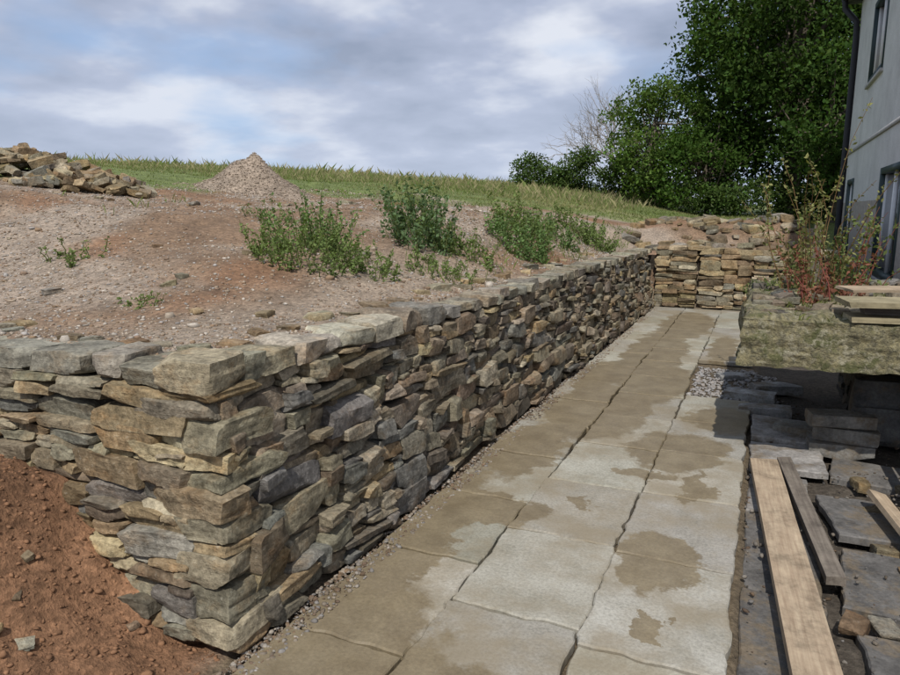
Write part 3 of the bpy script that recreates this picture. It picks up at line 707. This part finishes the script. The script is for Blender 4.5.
for (a,b2,z0,z1) in ops:
    box(gl,XH+.10,XH+.115,a+.05,b2-.05,z0+.05,z1-.05,(1,1,1))
    fc=(.035,.055,.06) if z0>3 else (.05,.07,.07)
    box(fr,XH-.02,XH+.14,a,a+.13,z0,z1,fc); box(fr,XH-.02,XH+.14,b2-.13,b2,z0,z1,fc)
    box(fr,XH-.02,XH+.14,a+.13,b2-.13,z0,z0+.12,fc); box(fr,XH-.02,XH+.14,a+.13,b2-.13,z1-.12,z1,fc)
    mdl=(a+b2)/2; box(fr,XH+.05,XH+.135,mdl-.06,mdl+.06,z0+.12,z1-.12,(.75,.75,.75))
    box(fr,XH+.06,XH+.138,a+.13,a+.19,z0+.12,z1-.12,(.75,.75,.75)); box(fr,XH+.06,XH+.138,b2-.19,b2-.13,z0+.12,z1-.12,(.75,.75,.75))
    box(sc_,XH-.06,XH+.14,a-.08,b2+.08,z0-.08,z0-.003,(.4,.39,.37)); 
    for yy in (a-.004,b2-.001): box(rv,XH+.001,XH+.2,yy,yy+.005,z0,z1,(.5,.49,.47))
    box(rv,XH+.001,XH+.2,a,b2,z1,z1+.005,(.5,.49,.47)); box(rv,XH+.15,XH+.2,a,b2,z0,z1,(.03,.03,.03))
for acc,nm,mt in ((fr,'window_frames',M_frame),(gl,'window_panes',M_glass),(sc_,'string_course_and_sills',M_pl),(rv,'reveals',M_pl)):
    o=acc.out(nm,mt); o.parent=house
ro=Acc(); e_=.35
V=np.array([[XH-e_,Y0-.2,ZT-.02],[5.6,Y0-.2,10.7],[5.6,Y1+.25,10.7],[XH-e_,Y1+.25,ZT-.02],[9+e_,Y0-.2,ZT-.02],[9+e_,Y1+.25,ZT-.02]])
ro.add(V,np.array([[0,1,2,3],[1,4,5,2]]),(.08,.08,.085)); box(ro,XH-e_,XH+.02,Y0-.2,Y1+.25,ZT-.2,ZT-.06,(.1,.1,.1))
for yy in (Y1,Y0):
    ro.add(np.array([[XH,yy,ZT],[5.6,yy,10.55],[9,yy,ZT],[5.6,yy,ZT]]),np.array([[0,1,2,3]]),(.4,.4,.4))
o=ro.out('roof',M_pl); o.parent=house
gu=Acc(); tube(gu,[(XH-.42,Y0-.2,ZT-.08),(XH-.42,Y1+.3,ZT-.08)],[.075,.075],(.03,.03,.035),10)
tube(gu,[(XH-.42,Y1+.05,ZT-.1),(XH-.4,Y1+.05,ZT-.35),(XH-.1,Y1-.1,ZT-.75),(XH-.08,Y1-.1,ZT-1.2),(XH-.08,Y1-.1,.2)],[.08]*5,(.03,.03,.035),8)
o=gu.out('gutter_and_downpipe',M_frame,smooth=True); o.parent=house
# ---------------------------------------------------------------- light and sky
S=Vector((.14,-.58,.78)).normalized()
el=math.asin(S.z); az=math.atan2(S.x,S.y)
su=bpy.data.lights.new('sun','SUN'); su.energy=4.1; su.angle=math.radians(.55); su.color=(1,.965,.91)
so=bpy.data.objects.new('sun',su); sc.collection.objects.link(so); so.rotation_mode='QUATERNION'; so.rotation_quaternion=(-S).to_track_quat('-Z','Y'); so.location=(5,-10,20)
w=bpy.data.worlds.new('World'); sc.world=w; w.use_nodes=True; nt=w.node_tree; nt.nodes.clear()
o=N(nt,'ShaderNodeOutputWorld'); bg=N(nt,'ShaderNodeBackground'); bg.inputs[1].default_value=.1; nt.links.new(bg.outputs[0],o.inputs[0])
sky=N(nt,'ShaderNodeTexSky'); sky.sky_type='NISHITA'; sky.sun_disc=False; sky.sun_elevation=el; sky.sun_rotation=az; sky.air_density=1.0; sky.dust_density=.6
tc=N(nt,'ShaderNodeTexCoord'); sx=N(nt,'ShaderNodeSeparateXYZ'); nt.links.new(tc.outputs['Generated'],sx.inputs[0])
mz=N(nt,'ShaderNodeMath',operation='MAXIMUM'); nt.links.new(sx.outputs[2],mz.inputs[0]); mz.inputs[1].default_value=0
az_=N(nt,'ShaderNodeMath',operation='ADD'); nt.links.new(mz.outputs[0],az_.inputs[0]); az_.inputs[1].default_value=.24
dv=N(nt,'ShaderNodeVectorMath',operation='DIVIDE'); nt.links.new(tc.outputs['Generated'],dv.inputs[0])
cb=N(nt,'ShaderNodeCombineXYZ'); 
for i in range(3): nt.links.new(az_.outputs[0],cb.inputs[i])
nt.links.new(cb.outputs[0],dv.inputs[1]); 
v=dv.outputs[0]
ca_=noise(nt,1.0,5,.5,vec=v); 
mp=N(nt,'ShaderNodeVectorMath',operation='ADD'); nt.links.new(v,mp.inputs[0]); mp.inputs[1].default_value=(7.3,2.1,0)
cs_=noise(nt,1.7,5,.5,vec=mp.outputs[0])
cloud=ramp(nt,cs_,[(.34,(3.1,3.7,5.0)),(.48,(4.5,5.1,6.6)),(.6,(7.6,8.0,8.9))])
hz_=N(nt,'ShaderNodeMapRange'); nt.links.new(sx.outputs[2],hz_.inputs[0]); hz_.inputs[1].default_value=.0; hz_.inputs[2].default_value=.22; hz_.inputs[3].default_value=.6; hz_.inputs[4].default_value=0
cloud=mix(nt,cloud,(6.2,7.0,8.5),hz_.outputs[0])
mask=ramp(nt,ca_,[(.38,g3(.25)),(.5,g3(1))])
skc=mix(nt,sky.outputs[0],(3.4,5.3,8.6),.7)
nt.links.new(mix(nt,skc,cloud,mask),bg.inputs[0])
# ---------------------------------------------------------------- camera
cam=bpy.data.cameras.new('camera'); co=bpy.data.objects.new('camera',cam); sc.collection.objects.link(co)
cam.sensor_width=36; cam.lens=28; cam.clip_end=4000; cam.clip_start=.05
co.location=(0,0,1.7); co.rotation_euler=(math.radians(90-10.32),0,math.radians(23.88)); sc.camera=co
sc.view_settings.view_transform='Standard'; sc.view_settings.look='None'; sc.view_settings.exposure=0
